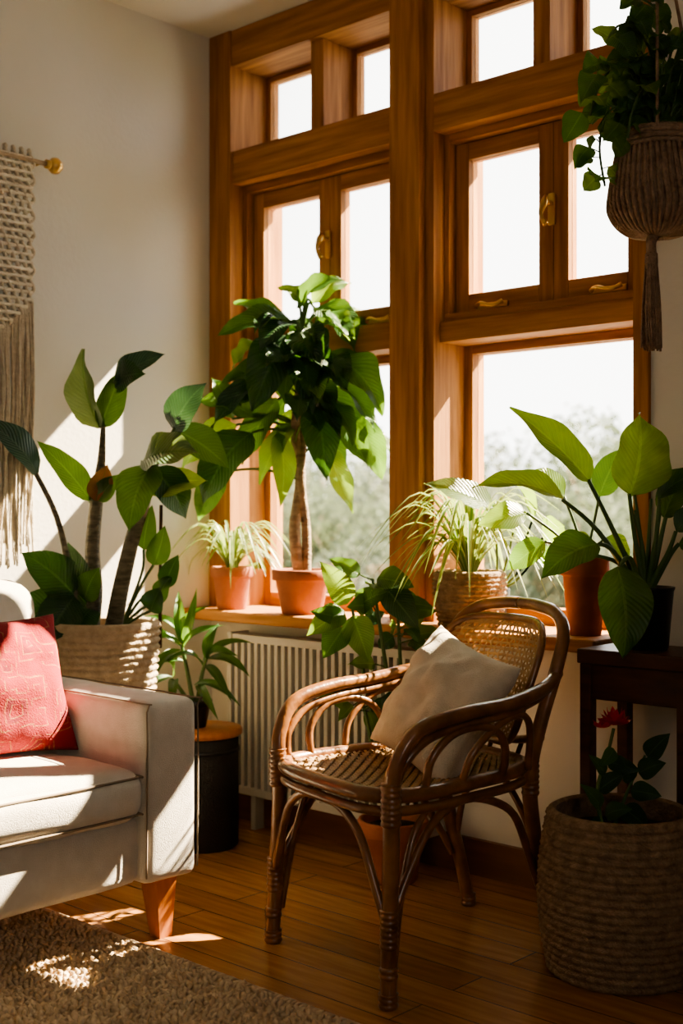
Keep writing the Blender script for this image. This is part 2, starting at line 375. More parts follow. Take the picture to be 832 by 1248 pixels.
# arm front panel seams
for yy in (ya-.003,ya-.157,ye-.003,ye-.157):
    b.tube([(.938,yy,.17),(.941,yy,.36),(.939,yy,.555),(.92,yy,.574),(.5,yy,.577),(.3,yy,.576)],.0022,m_pipe,n=5,sub=3)
for lx,ly in ((.86,-.935),(.86,-2.70),(.16,-.935),(.16,-2.70)):
    r=.033
    vs=[];
    for z,q,o in ((.16,1,0),(.0,.55,.012)):
        for dx,dy in ((-1,-1),(1,-1),(1,1),(-1,1)): vs.append((lx+dx*r*q+o,ly+dy*r*q,z))
    b.add(vs,[[0,1,5,4],[1,2,6,5],[2,3,7,6],[3,0,4,7],[3,2,1,0],[4,5,6,7]],m_legw,smooth=False)
b.done('sofa')
# ------------------------------------------------------------ pillows
def pillow(name,c,ux,uy,s1,s2,th,mat,wr=.012,seed=0,N=30,noll=.9):
    c=V(c);ux=V(ux).normalized();uy=(V(uy)-ux*V(uy).dot(ux)).normalized();n=ux.cross(uy)
    b=B()
    for sg in (-1,1):
        vs=[];fs=[]
        for i in range(N+1):
            for j in range(N+1):
                x=math.sin((i/N-.5)*math.pi);y=math.sin((j/N-.5)*math.pi)
                h=(max(0,1-x*x)*max(0,1-y*y))**.42
                px=x*(1-.09*(1-y*y));py=y*(1-.09*(1-x*x))
                p=c+ux*px*s1/2+uy*py*s2/2+n*sg*th/2*h
                w=noise.noise_vector(V((x*2.2+seed,y*2.2,sg*3)))+.5*noise.noise_vector(V((x*5+seed,y*5,sg*3)))
                p=p+n*w.x*wr*(h*1.0+.05)*1.6
                vs.append(p)
        for i in range(N):
            for j in range(N):
                a=i*(N+1)+j;q=[a,a+N+1,a+N+2,a+1]; fs.append(q if sg>0 else q[::-1])
        b.add(vs,fs,mat)
    return b.done(name)
pillow('red_throw_pillow',(.60,-1.215,.60),(0.10,1,0.0),(-.38,.1,1),.37,.35,.14,m_red,seed=3)
# ------------------------------------------------------------ rug
b=B(); b.box((.5,-2.3,.0),(2.25,-1.045,.012),m_rug)
vs=[];fs=[]
sp=.0125
nx=int(1.75/sp);ny=int(1.25/sp)
for i in range(nx):
    for j in range(ny):
        x=.506+i*sp+random.uniform(-.004,.004);y=-1.05-j*sp+random.uniform(-.004,.004)
        h=random.uniform(.010,.019);r=random.uniform(.0055,.008);dx=random.uniform(-.012,.012);dy=random.uniform(-.012,.012)
        o=len(vs)
        for k in range(4):
            w=k*1.5708+.4; vs.append((x+r*math.cos(w),y+r*math.sin(w),.008))
        for k in range(4):
            w=k*1.5708+.9; vs.append((x+dx*.6+r*.9*math.cos(w),y+dy*.6+r*.9*math.sin(w),.008+h*.7))
        vs.append((x+dx,y+dy,.008+h))
        for k in range(4):
            k2=(k+1)%4; fs.append([o+k,o+k2,o+4+k2,o+4+k]); fs.append([o+4+k,o+4+k2,o+8])
for k in range(150):
    x=.51+k*.0117; y=-1.045
    b.tube([(x,y,.012),(x+random.uniform(-.006,.006),y+.018,.012),(x+random.uniform(-.015,.015),y+.035,.004)],[.004,.003,.002],m_rug,n=5,sub=2)
b.add(vs,fs,m_rug); b.done('rug')
# ------------------------------------------------------------ macrame wall hanging
b=B()
ry0,ry1=-1.42,-.69
b.tube([(.05,ry0,2.06),(.05,ry1,2.06)],.007,m_bark,n=10,sub=1)
for yy,sg in ((ry1,1),(ry0,-1)):
    b.lathe([(.0,-.024),(.012,-.022),(.022,-.01),(.024,0),(.022,.01),(.012,.022),(0,.024)],(.05,yy+sg*.02,2.06),m_brass,n=20)
    b.tube([(.05,yy-sg*.012,2.06),(.05,yy+sg*.004,2.06)],.014,m_brass,sub=1)
    b.tube([(.0,yy-sg*.03,2.06),(.05,yy-sg*.03,2.06)],.006,m_brass,sub=1)
NC=46; y0=-1.36; y1=-.75; yc=(y0+y1)/2
for i in range(NC):
    y=y0+(y1-y0)*i/(NC-1); zb=1.38+ .85*abs(y-yc)
    pts=[];m=int((2.09-zb)/.013)
    for k in range(m+1):
        z=2.09-k*(2.09-zb)/m
        pts.append((.045+.006*math.cos(k*math.pi/2+i*math.pi),y+.009*math.sin(k*math.pi/2+(i%2)*math.pi),z))
    b.tube(pts,.0062,m_mac,n=5,sub=2)
    for q in range(3):
        yy=y+(q-1)*.004;ze=.87+random.uniform(-.02,.06)+.15*max(0,(abs(y-yc)-.2)); L=zb-ze
        a=random.uniform(-.014,.014)
        b.tube([(.045,yy,zb+.01),(.042+random.uniform(-.01,.01),yy+a,zb-L*.3),(.045+random.uniform(-.01,.012),yy-a*.6,zb-L*.65),(.045,yy+a*1.3,ze)],[.004,.0048,.0046,.003],m_mac,n=5,sub=5)
for k in range(30):
    z=2.065-k*.022; 
    hw=(y1-y0)/2
    lim=min(hw,(z-1.38)/.85)
    if lim>0: b.tube([(.05,yc-lim,z),(.05,yc+lim,z)] ,.006,m_mac,n=5,sub=1)
b.done('macrame_wall_hanging')
# ------------------------------------------------------------ rattan armchair
O=V((1.375,-.575,0)); cf=V((-.25,-.968,0)).normalized(); cs=V((-cf.y,cf.x,0)); 
def C(l,f,z):
    l=.88*l+.085*f; f=f*.95; z=z*(1 if z<.45 else 1-.055*min(1,(z-.45)/.3))
    return O+cs*l+cf*f+Z_*z
b=B()
def hwv(v): return max(0,1-abs(v)**4)**.25
def seat(u,v,dz=0): return C(u*(.255+.035*v)*hwv(v),.03+.275*v,.428-.018*(1-u*u)*(1-v*v)+dz)
def back(u,v,o=1): return C(-.01+u*(.212+.015*v)*hwv(v)*o,-.285-.055*v+.07*u*u*hwv(v)**2,.635+.165*v*o)
def ribbon(pts,nrm,w,mat):
    vs=[];fs=[];m=len(pts)
    for i,p in enumerate(pts):
        t=pts[min(i+1,m-1)]-pts[max(i-1,0)]; s=t.cross(nrm)
        if s.length<1e-9: s=V((1,0,0))
        s.normalize(); vs+= [p-s*w/2,p+nrm*w*.18,p+s*w/2]
    for i in range(m-1):
        for j in range(2):
            a=i*3+j; fs.append([a,a+1,a+4,a+3])
    b.add(vs,fs,mat)
def weave(fn,nrm,nu,nv,w,amp,mat):
    nrm=nrm.normalized()
    us=[-.985+1.97*i/nu for i in range(nu+1)]; vs=[-.985+1.97*j/nv for j in range(nv+1)]
    for i,u in enumerate(us): ribbon([fn(u,v)+nrm*amp*(1 if (i+j)%2 else -1) for j,v in enumerate(vs)],nrm,w,mat)
    for j,v in enumerate(vs): ribbon([fn(u,v)+nrm*amp*(-1 if (i+j)%2 else 1) for i,u in enumerate(us)],nrm,w,mat)
weave(seat,Z_,30,32,.0100,.0040,m_ratw)
weave(back,(cf+Z_*.3),22,19,.0074,.0034,m_ratw)
# thin backing webbing under the seat
N=16;vs=[seat(-.97+1.94*i/N,-.97+1.94*j/N,-.010) for i in range(N+1) for j in range(N+1)]
b.add(vs,[[i*(N+1)+j,i*(N+1)+j+1,(i+1)*(N+1)+j+1,(i+1)*(N+1)+j] for i in range(N) for j in range(N)],m_rat)
def se(fn,n=40,**k):
    o=[]
    for i in range(n):
        a=2*math.pi*i/n;c_,s_=math.cos(a),math.sin(a)
        v=math.copysign(abs(s_)**.5,s_); h=hwv(v) or 1e-3
        u=math.copysign(abs(c_)**.5,c_)/max(h,1e-3)
        o.append((max(-1,min(1,u)),v))
    return o
rim=[seat(u,v)*1 for u,v in se(seat)]
b.tube([p+Z_*.0 for p in rim],.0165,m_rat,n=10,sub=2,closed=True)
b.tube([p-Z_*.032 for p in rim],.011,m_rat,n=8,sub=2,closed=True)
brim=[back(u,v) for u,v in se(back)]
b.tube(brim,.0095,m_rat,n=8,sub=2,closed=True)
def wrap(l,f,z0,z1,r,l2=None,f2=None):
    p0=C(l,f,z0);p1=C(l2 if l2 is not None else l,f2 if f2 is not None else f,z1);n=max(3,int((z1-z0)/.006))
    pts=[];rr=[]
    for i in range(n+1):
        pts.append(p0.lerp(p1,i/n)); rr.append(r*(1 if i%2 else .88))
    b.tube(pts,rr,m_rat,n=10,sub=2)
for s in (-1,1):
    b.tube([C(s*.272,.285,0),C(s*.268,.28,.1),C(s*.262,.27,.3),C(s*.262,.268,.42),C(s*.272,.262,.50),C(s*.285,.21,.575),C(s*.295,.09,.605),C(s*.295,-.06,.615),C(s*.275,-.2,.64),C(s*.235,-.285,.67)],
           [.017,.0175,.018,.018,.017,.017,.017,.0165,.016,.014],m_rat,n=10)
    b.tube([C(s*.25,.25,.44),C(s*.268,.235,.50),C(s*.28,.175,.553),C(s*.287,.07,.577),C(s*.285,-.06,.588),C(s*.262,-.19,.612),C(s*.225,-.27,.64)],.0095,m_rat,n=8)
    wrap(s*.264,.272,.37,.46,.0225); wrap(s*.270,.283,.0,.03,.022); wrap(s*.267,.279,.12,.2,.0205); wrap(s*.27,.282,.06,.085,.021)
    b.tube([C(s*.178,-.315,0),C(s*.18,-.285,.12),C(s*.19,-.235,.3),C(s*.205,-.215,.42),C(s*.228,-.235,.55),C(s*.24,-.275,.68),C(s*.225,-.315,.775),C(s*.165,-.345,.82),C(s*.07,-.36,.835),C(0,-.362,.837)],
           [.016,.017,.018,.018,.017,.0165,.016,.016,.016,.016],m_rat,n=10)
    wrap(s*.178,-.313,.0,.03,.021); wrap(s*.2,-.22,.36,.44,.022)
    b.tube([C(s*.262,.17,.43),C(s*.276,.165,.50),C(s*.285,.11,.555),C(s*.287,.03,.568),C(s*.283,-.04,.545),C(s*.268,-.075,.49),C(s*.25,-.08,.43)],.0095,m_rat,n=8)
    b.tube([C(s*.262,.06,.43),C(s*.278,.04,.50),C(s*.287,-.03,.56),C(s*.283,-.11,.582),C(s*.265,-.16,.54),C(s*.235,-.18,.43)],.0085,m_rat,n=8)
    b.tube([C(s*.268,.28,.155),C(s*.235,.288,.22),C(s*.17,.295,.335),C(s*.09,.30,.385),C(0,.302,.393)],.0095,m_rat,n=8)
    b.tube([C(s*.268,.275,.16),C(s*.262,.235,.24),C(s*.255,.15,.35),C(s*.25,.06,.392),C(s*.24,-.04,.38),C(s*.225,-.14,.33),C(s*.2,-.215,.22),C(s*.187,-.26,.14)],.0095,m_rat,n=8)
    b.tube([C(s*.262,.262,.08),C(s*.255,.24,.20),C(s*.25,.2,.33),C(s*.245,.15,.39)],.008,m_rat,n=8)
    b.tube([C(s*.183,-.27,.16),C(s*.14,-.26,.28),C(s*.06,-.25,.37),C(0,-.245,.39)],.0085,m_rat,n=8)
b.tube([C(-.225,-.235,.50),C(-.1,-.255,.475),C(0,-.262,.47),C(.1,-.255,.475),C(.225,-.235,.50)],.010,m_rat,n=8)
for l in (-.12,-.06,0,.06,.12): b.tube([C(l,-.235,.425),C(l,-.262,.475)],.006,m_rat,sub=1)
b.done('rattan_armchair')
pn=(cf*.86+Z_*.5).normalized()
up=(Z_-pn*pn.z).normalized(); lat=cs.copy()
an=math.radians(13)
pillow('beige_cushion',C(-.0,-.08,.572),lat*math.cos(an)-up*math.sin(an),up*math.cos(an)+lat*math.sin(an),.36,.335,.15,m_cush,seed=11,wr=.018,N=40)
# ------------------------------------------------------------ containers
def terra(b,c,r,h,mat=None,soil=True):
    mat=mat or m_terra
    b.lathe([(0,0),(r*.66,0),(r*.70,.004),(r*.9,h*.74),(r*.93,h*.76),(r*1.0,h*.76),(r*1.03,h*.78),(r*1.04,h*.97),(r*1.01,h),(r*.93,h),(r*.91,h*.97),(r*.88,h*.85)],c,mat)
    b.lathe([(r*.89,h*.86),(r*.4,h*.88),(0,h*.9)],c,m_soil,n=24)
def basket(b,c,prof,h,mat,coil=.018,nseg=120,thick=.014,wv=.0025,freq=30,soilz=.85):
    P=[];rows=int(h/coil)
    for i in range(rows):
        for k in range(5):
            a=k/5; z=(i+a)*h/rows; P.append((prof(z/h)+coil*.38*math.sin(math.pi*a),z))
    def disp(w,i,z):
        row=i//5; return wv*math.sin(w*freq+(row%2)*math.pi)*math.sin(math.pi*((i%5)/5))
    b.lathe([(0,0.002),(P[0][0],0.0)],c,mat,n=nseg)
    b.lathe(P+[(prof(1)+.004,h),(prof(1)-thick*.5,h+.006),(prof(1)-thick,h)],c,mat,n=nseg,disp=lambda w,i,z: disp(w,i,z) if i<len(P) else 0)
    b.lathe([(prof(1)-thick,h),(prof(.9)-thick,h*.9),(prof(soilz)-thick,h*soilz-.01)],c,mat,n=nseg)
    b.lathe([(prof(soilz)-thick,h*soilz),(prof(soilz)*.5,h*soilz+.006),(0,h*soilz+.01)],c,m_soil,n=40)
class Plant:
    def __init__(s,base,unit): s.b=B();s.o=V(base);s.k=unit
    def P(s,u,v,d=0): return s.o+R_*u*s.k+Z_*v*s.k+F_*d*s.k
    def lf(s,bu,bv,tu,tv,w,m,bd=0,td=0,nz=.5,nf=.8,nr=0,**k):
        n=F_*nf+Z_*nz+R_*nr+V((random.uniform(-.2,.2),random.uniform(-.2,.2),random.uniform(-.2,.2)))
        s.b.leaf(s.P(bu,bv,bd),s.P(tu,tv,td),w*s.k,n,m,**k)
    def st(s,pts,r,m=None,**k):
        s.b.tube([s.P(*p) for p in pts],[q*s.k for q in r] if isinstance(r,(list,tuple)) else r*s.k,m or m_stemg,**k)
# ---- large plant in pale basket on low stool (corner by sofa)
c=(.22,-.62)
b=B()
b.box((c[0]-.13,c[1]-.13,.28),(c[0]+.13,c[1]+.13,.31),m_dark)
for dx in (-1,1):
    for dy in (-1,1): b.box((c[0]+dx*.11-.014,c[1]+dy*.11-.014,0),(c[0]+dx*.11+.014,c[1]+dy*.11+.014,.28),m_dark)
b.done('low_plant_stool',bevel=.003)
p=Plant((c[0],c[1],.69),.00242); b=p.b
basket(b,(c[0],c[1],.31),lambda t:.135+.028*t,.385,m_baskl,coil=.02,soilz=.93)
p.st([(-15,-12),(-10,40),(-13,90),(-8,150),(-2,200),(0,240)],[10,9.5,9,8,5,3],m_stemd,n=12)
p.st([(12,-12,5),(22,40,8),(36,100,8),(52,155,5),(62,195,0)],[11,10,9,8,6],m_stemd,n=12)
p.st([(-22,-12,10),(-35,60,20),(-50,130,28),(-72,182,40)],[4,4,3.5,3],m_stemd)
p.st([(0,240),(-4,265),(5,290),(18,295)],3,m_stemg)
p.st([(62,190),(75,215),(88,238)],3,m_stemg)
p.st([(-10,140),(-18,155)],3); p.st([(45,170,5),(52,190,5)],3)
p.st([(68,-30,-10),(68,60,-10),(69,145,-10)],2.2,m_dark,sub=1)
p.lf(-70,180,-136,245,46,l_blue,td=75,bd=40,nz=.9)
p.lf(-15,150,-76,222,38,l_mid,td=20)
p.lf(-4,238,-24,335,48,l_pale,nr=-.4,nz=.1,fold=.6,rip=.07)
p.lf(-4,238,22,312,38,l_mid,nr=.6,nz=0,td=-15,fold=.4)
p.lf(14,288,78,326,46,l_blue,nz=.9,td=20)
p.lf(20,296,58,300,44,l_dark,nz=.3,td=45)
p.lf(86,235,128,292,48,l_blue,nz=.3,td=15,nr=-.4)
p.lf(48,198,120,206,62,l_pale,nz=.7,td=30,rip=.06)
p.lf(60,195,38,112,56,l_mid,td=35,rip=.06)
p.lf(60,190,98,128,50,l_dark,td=-20)
p.lf(-8,150,8,194,32,l_bronze,nz=.2,td=14,bd=8)
p.lf(-5,150,22,182,26,l_mid,nz=.2,td=14,bd=8)
p.lf(88,236,152,190,50,l_mid,td=-10,bd=0)
p.lf(52,160,124,175,48,l_light,td=-25,bd=-5)
p.st([(-10,0),(-25,30,15),(-35,40,20)],2.5);p.st([(-15,0),(-30,15,15)],2.5)
p.lf(-30,35,-92,88,54,l_dark,bd=20,td=30); p.lf(-30,20,-98,28,50,l_dark,bd=20,td=45)
p.lf(-30,35,-62,-22,54,l_dark,bd=22,td=55); p.lf(-15,20,-45,100,38,l_dark,td=-10)
p.lf(-10,20,-20,-22,48,l_dark,bd=25,td=55); p.lf(-20,30,0,70,36,l_mid,bd=10,td=20)
for u,v,w,m in ((75,95,30,l_mid),(60,120,28,l_mid),(92,60,26,l_dark),(70,20,34,l_dark),(85,35,26,l_mid)):
    p.st([(20,-5,-10),(45,v*.5,-10),(u*.8,v*.75,-8)],1.8); p.lf(u*.8,v*.75,u,v+25,w,m,bd=-8,td=0)
b.clamp(); b.done('rubber_plant_in_basket')
# ---- drum side table + small plant
b=B(); c=(.317,-.321)
b.lathe([(0,0),(.105,0),(.112,.006),(.112,.33),(.105,.338),(0,.338)],(c[0],c[1],0),m_drum,n=48)
b.lathe([(0,.338),(.118,.338),(.124,.343),(.124,.357),(.118,.362),(0,.362)],(c[0],c[1],0),m_legw,n=48)
b.lathe([(.1135,.29),(.116,.292),(.116,.302),(.1135,.304)],(c[0],c[1],0),m_black,n=48)
b.done('drum_side_table')
p=Plant((c[0]-.015,c[1]-.02,.44),.0025); b=p.b
terra(b,(c[0]-.015,c[1]-.02,.362),.055,.085,m_black)
random.seed(5)
for st_ in ([(0,-6),(-8,40,4),(-14,70,8)],[(4,-6),(10,30,6),(16,52,10)],[(-3,-6),(-18,20,10),(-26,30,16)]):
    p.st(st_,[3,2.5,2])
for (bu,bv,tu,tv,w,d) in ((-14,70,-75,62,13,30),(-14,70,-60,105,13,10),(-14,70,-20,135,14,-10),(-14,70,22,118,13,10),(-14,60,40,95,12,20),(-12,50,-82,30,12,25),
  (16,52,58,58,13,30),(16,52,70,30,12,10),(16,50,30,95,13,-10),(14,44,50,5,12,40),(12,40,-30,55,12,40),(-26,30,-78,2,12,20),(-26,30,-50,60,12,30),(-24,26,-20,-8,12,55),(6,20,35,-15,12,50),(-10,62,-45,20,12,50),(10,48,72,70,12,-10),(-14,70,5,140,11,10),(0,20,60,-2,11,30),(-14,66,-95,82,11,-5)):
    p.lf(bu,bv,tu,tv,w*1.1,random.choice((l_strap,l_mid,l_strap)),td=d,arch=.24,pw=.75,nz=.9,fold=.5)
b.clamp(); b.done('potted_dracaena')
# ---- spider plants
def spider(b,c,n,L,h,w,mat=None,seed=1,asp=0):
    random.seed(seed)
    for i in range(n):
        a=random.uniform(0,6.283); l=L*random.uniform(.45,1.1); 
        b.strap((c[0]+.015*math.cos(a),c[1]+.015*math.sin(a),c[2]),a,l,h*random.uniform(.5,1.2),w*random.uniform(.7,1.2),mat or l_spider,drop=random.uniform(.4,1.1))
b=B(); terra(b,(.172,-.065,.70),.068,.14); spider(b,(.172,-.065,.83),64,.21,.15,.011,seed=3); 
for v in range(len(b.v)):
    x,y,z=b.v[v]
    if x<.006 : b.v[v]=(.006+random.random()*.004,y,z)
    if y>-.016 and x<.115: b.v[v]=(x,-.02,z)
b.done('potted_spider_plant')
b=B(); basket(b,(1.118,-.03,.70),lambda t:.082+.018*math.sin(t*2.2),.15,m_bask,coil=.012,nseg=90,freq=24,thick=.008)
spider(b,(1.118,-.03,.84),85,.29,.22,.014,seed=5)
b.done('spider_plant_in_basket')
# ---- umbrella tree on sill
random.seed(21)
p=Plant((.476,-.045,.835),.00258); b=p.b
terra(b,(.476,-.045,.70),.092,.14)
p.st([(-3,-6,0),(-9,50,3),(-2,110,-2),(-8,170,2),(-3,230,0),(0,290,0)],[7.5,7,6.5,6,4.5,3],m_bark,n=10)
p.st([(5,-6,2),(5,50,-2),(-1,110,5),(2,170,-2),(-1,230,2),(5,300,0)],[6,5.5,5,4.5,4,2.5],m_bark,n=10)
T=[(-10,300,-100,282,44,l_mid,5,30),(12,325,60,352,34,l_light,0,-10),(-5,320,52,350,38,l_mid,0,20),(15,320,64,262,54,l_mid,5,20),(5,320,-30,345,30,l_light,0,0),
(-18,285,-58,188,66,l_dark,15,50),(0,278,14,186,66,l_dark,20,60),(28,262,98,188,62,l_mid,10,20),(26,225,80,126,54,l_mid,10,25),(18,205,30,108,54,l_dark,15,45),
(-25,245,-108,172,52,l_dark,10,20),(-60,168,-118,78,62,l_dark,15,30),(-55,185,-128,205,46,l_mid,0,10),(-80,178,-150,118,54,l_light,0,-10),(30,310,116,262,26,l_light,0,-20),
(-30,168,-26,78,34,l_light,5,10),(70,190,98,110,40,l_mid,0,-10),(-10,250,-40,240,60,l_dark,20,70),(20,255,55,215,58,l_dark,20,60),
(-20,300,-85,330,34,l_mid,0,-20),(15,300,75,318,38,l_mid,-10,-30),(-30,210,-75,130,46,l_mid,-10,-25),(30,200,95,165,44,l_light,-15,-40),(0,200,-30,120,44,l_light,-15,-30),
(5,290,25,240,56,l_dark,20,75),(-15,300,-48,258,48,l_dark,10,55),(40,240,92,232,44,l_mid,0,15),(-40,230,-95,228,44,l_mid,0,25),(10,180,55,120,44,l_mid,-10,-15),
(-10,180,-52,105,36,l_light,0,0),(-100,120,-125,60,40,l_mid,0,10),(-85,185,-110,235,34,l_mid,0,0),(30,150,62,70,36,l_light,0,5),(60,170,118,140,34,l_light,0,-20)]
for (bu,bv,tu,tv,w,m,bd,td) in T:
    p.st([(0,min(bv-10,285),0),((bu)*.5,bv+4,bd*.5),(bu,bv,bd)],1.6)
    p.lf(bu,bv,tu,tv,w*.92,m,bd=bd,td=td,arch=random.uniform(.1,.24),rip=.08,nz=.6,fold=.35)
for i in range(38):
    a=random.uniform(0,6.28); l=random.uniform(18,60); bv=random.uniform(190,320)
    bu=math.cos(a)*l; bd=math.sin(a)*l*.8; L=random.uniform(45,82)
    p.st([(0,bv-20,0),(bu*.5,bv,bd*.5),(bu,bv,bd)],1.3,n=5)
    p.lf(bu,bv,bu+math.cos(a)*L*.7,bv-L*random.uniform(.3,1.1),random.uniform(26,40),random.choice((l_mid,l_light,l_dark,l_mid)),bd=bd,td=bd+math.sin(a)*L*.5,nz=.8,rip=.08,nr=math.cos(a)*.5,fold=.4)
b.clamp(); b.done('potted_umbrella_tree')
# ---- calathea (terracotta pot on the sill near right)
random.seed(4)
p=Plant((1.49,-.03,.89),.00213); b=p.b
terra(b,(1.49,-.03,.70),.062,.205)
for pts,l in (
 ([(0,-4),(-30,30,0),(-70,60,-5)],(-70,60,-130,45,40,l_light)),
 ([(0,-4),(-10,40,0),(-25,80,0)],(-25,80,-75,110,44,l_light)),
 ([(0,-4),(10,40,0),(18,80,0)],(18,80,50,140,38,l_mid)),
 ([(0,-4),(-35,20,5),(-50,25,10)],(-50,25,-95,-10,36,l_mid)),
 ([(0,-4),(15,20,5),(25,30,8)],(25,30,55,0,34,l_mid))):
    p.st(pts,1.8); p.lf(*l,bd=pts[-1][2] if len(pts[-1])>2 else 0,td=-5)
b.done('potted_calathea')
# ---- prayer plant tucked behind the spider-plant basket
p=Plant((1.11,.115,.80),.0023); b=p.b
terra(b,(1.11,.112,.70),.036,.10,m_black)
p.o=V((1.11,.112,.785))
for pts,l in (
 ([(0,0),(0,60,0),(-8,110,0)],(-4,108,-92,138,42,l_pale)),
 ([(0,0),(15,50,0),(25,100,0)],(25,100,-25,90,36,l_light)),
 ([(0,0),(35,50,0),(58,90,0)],(58,90,30,135,40,l_light)),
 ([(0,0),(45,40,0),(80,70,0)],(80,70,122,84,38,l_light)),
 ([(0,0),(40,25,0),(70,50,0)],(70,50,105,30,36,l_mid))):
    p.st(pts,1.6); p.lf(*l)
for i,(x,y,z) in enumerate(b.v):
    if y>.145: b.v[i]=(x,.145,z)
b.done('potted_prayer_plant')
# ---- plant stand with black pot
b=B()
b.box((1.60,-.245,.655),(2.14,-.03,.69),m_dark)
for x in (1.605,1.86,2.10):
    for y in (-.24,-.065): b.box((x,y,0),(x+.03,y+.03,.655),m_dark)
b.box((1.635,-.235,.57),(2.10,-.22,.655),m_dark)
b.box((1.635,-.06,.57),(2.10,-.045,.655),m_dark)
b.done('wooden_plant_stand',bevel=.003)
random.seed(9)
p=Plant((1.725,-.135,.835),.00199); b=p.b
b.lathe([(0,0),(.05,0),(.054,.004),(.066,.14),(.069,.145),(.069,.15),(.062,.15),(.06,.13)],(1.725,-.135,.69),m_black)
b.lathe([(.061,.132),(0,.138)],(1.725,-.135,.69),m_soil,n=20)
def bp(pts,l,bd=0,td=0,r=3,**k):
    k.setdefault('rip',.05); k.setdefault('fold',.4)
    p.st(pts,[r*1.5,r,r*.8]); p.lf(*l,bd=pts[-1][2] if len(pts[-1])>2 else 0,td=td,nl=18,nw=8,**k)
bp([(-4,-5),(-45,80,5),(-72,132,10)],(-70,130,-166,220,50,l_light),td=5,nr=.5,nz=.4,fold=.45)
bp([(0,-5),(-14,60,5),(-22,115,8)],(-22,112,-8,214,78,l_light),td=0,nz=.1,rip=.09)
bp([(-6,-5),(-60,70,10),(-104,108,15)],(-100,106,-212,122,46,l_light),td=15,nz=.9)
bp([(-8,-5),(-42,45,15),(-62,55,20)],(-62,55,-132,12,52,l_mid),td=30,nz=.6)
bp([(-4,-5),(-25,38,25),(-40,28,35)],(-42,28,-38,-80,66,l_mid),td=45,nz=.3,nr=-.2)
bp([(4,-5),(18,60,0),(25,90,0)],(22,86,62,150,40,l_mid),td=10)
bp([(4,-5),(10,60,10),(14,110,10)],(12,108,72,142,34,l_mid),td=20,nz=.9)
bp([(4,-5),(25,40,15),(35,55,20)],(35,55,90,40,44,l_mid),td=30,nz=.7)
bp([(0,-5),(20,40,20),(30,70,25)],(30,70,70,100,34,l_dark),td=40)
bp([(0,-5),(-30,30,-10),(-60,40,-15)],(-60,40,-110,60,40,l_light),td=-20)
for i in range(5):
    u=random.uniform(-20,40); p.st([(0,-5,0),(u*.4,50,random.uniform(-5,15)),(u,random.uniform(90,120),5)],[3.6,2.6,1.5],m_stemg)
b.done('potted_bird_of_paradise')
# ---- pothos on the floor behind the chair
random.seed(12)
p=Plant((.985,-.205,.155),.00227); b=p.b
terra(b,(.985,-.205,0),.095,.17)
stems=[[(0,-6),(-15,80,0),(-35,180,5),(-50,265,10)],[(5,-6),(5,100,5),(-10,200,10),(-25,300,5)],[(-5,-6),(-20,60,10),(-30,120,15),(-40,160,20)],[(3,-6),(15,90,0),(10,180,0),(5,270,5)]]
for s in stems: p.st(s,[3,2.5,2.5,1.8])
for i in range(46):
    s=random.choice(stems); k=random.choice((1,2,3,3)); a=s[k]; 
    t0=random.random(); pu=a[0]+(s[k-1][0]-a[0])*t0*.6; pv=a[1]+(s[k-1][1]-a[1])*t0*.6; pd=(a[2] if len(a)>2 else 0)
    an=random.uniform(0,6.28); l=random.uniform(10,24); bu=pu+math.cos(an)*l; bv=pv+random.uniform(-5,18); bd=pd+math.sin(an)*l*.6
    L=random.uniform(30,50)
    p.st([(pu,pv,pd),(bu,bv,bd)],1.0,n=5,sub=1)
    p.lf(bu,bv,bu+math.cos(an)*L,bv+random.uniform(-30,22),L*random.uniform(.5,.65),random.choice((l_mid,l_dark,l_mid,l_light)),bd=bd,td=bd+math.sin(an)*14+6,pw=.6,rip=.07)
for l in ((-60,262,-105,232,36,l_light),(-55,270,-90,322,34,l_light),(-50,255,-30,200,40,l_light),(-45,262,-5,285,34,l_mid),(-20,300,25,290,38,l_mid),(-10,290,30,240,40,l_dark),(-60,240,-85,205,38,l_mid)):
    p.lf(*l,bd=12,td=25,pw=.6)
b.done('potted_pothos')
# ---- big floor basket with red flower plant
random.seed(14)
c=(1.80,-.385)
p=Plant((c[0],c[1],.31),.00186); b=p.b
basket(b,(c[0],c[1],0),lambda t:.145+.032*math.sin(math.pi*(t*.8+.1)),.355,m_bask,coil=.0165,nseg=140,freq=36,wv=.003,soilz=.86)
p.st([(-22,-4,10),(-30,50,12),(-18,90,10),(-10,124,10)],[3,2.5,2,2])
p.st([(-10,-4,0),(10,50,0),(30,90,0)],[2.5,2,1.5])
for l in ((-25,30,-52,60,22,l_mid),(-28,50,5,75,24,l_dark),(-18,85,20,75,22,l_dark),(-20,20,10,30,24,l_mid),(20,70,50,85,26,l_dark),(30,90,55,120,26,l_dark),(10,50,45,45,26,l_dark),(-20,70,-42,95,18,l_mid),(-20,10,-50,5,24,l_dark),(-10,100,-30,80,18,l_mid),(0,30,30,5,28,l_dark),(10,60,-5,95,20,l_dark)):
    p.lf(*l,bd=10,td=20,pw=.6)
fc=(-9,134,10)
for ring,(n,L,el) in enumerate(((7,21,.1),(6,17,.7),(5,13,1.3),(4,9,1.7))):
    for i in range(n):
        a=i*6.283/n+ring*.5
        p.lf(fc[0],fc[1]-4,fc[0]+math.cos(a)*L,fc[1]+el*9,L*.95,l_red,bd=fc[2],td=fc[2]+math.sin(a)*L,nz=1,nf=0,arch=-.15,pw=1.0,nl=8)
for q in ((-24,-3),(8,2)): 
    for i in range(5): a=i*1.257; p.lf(fc[0]+q[0]*.6,fc[1]+q[1]-6,fc[0]+q[0]*.6+math.cos(a)*13,fc[1]+q[1]+3,12,l_red,bd=12,td=12+math.sin(a)*12,nz=1,nf=0,arch=-.2,pw=1,nl=8)
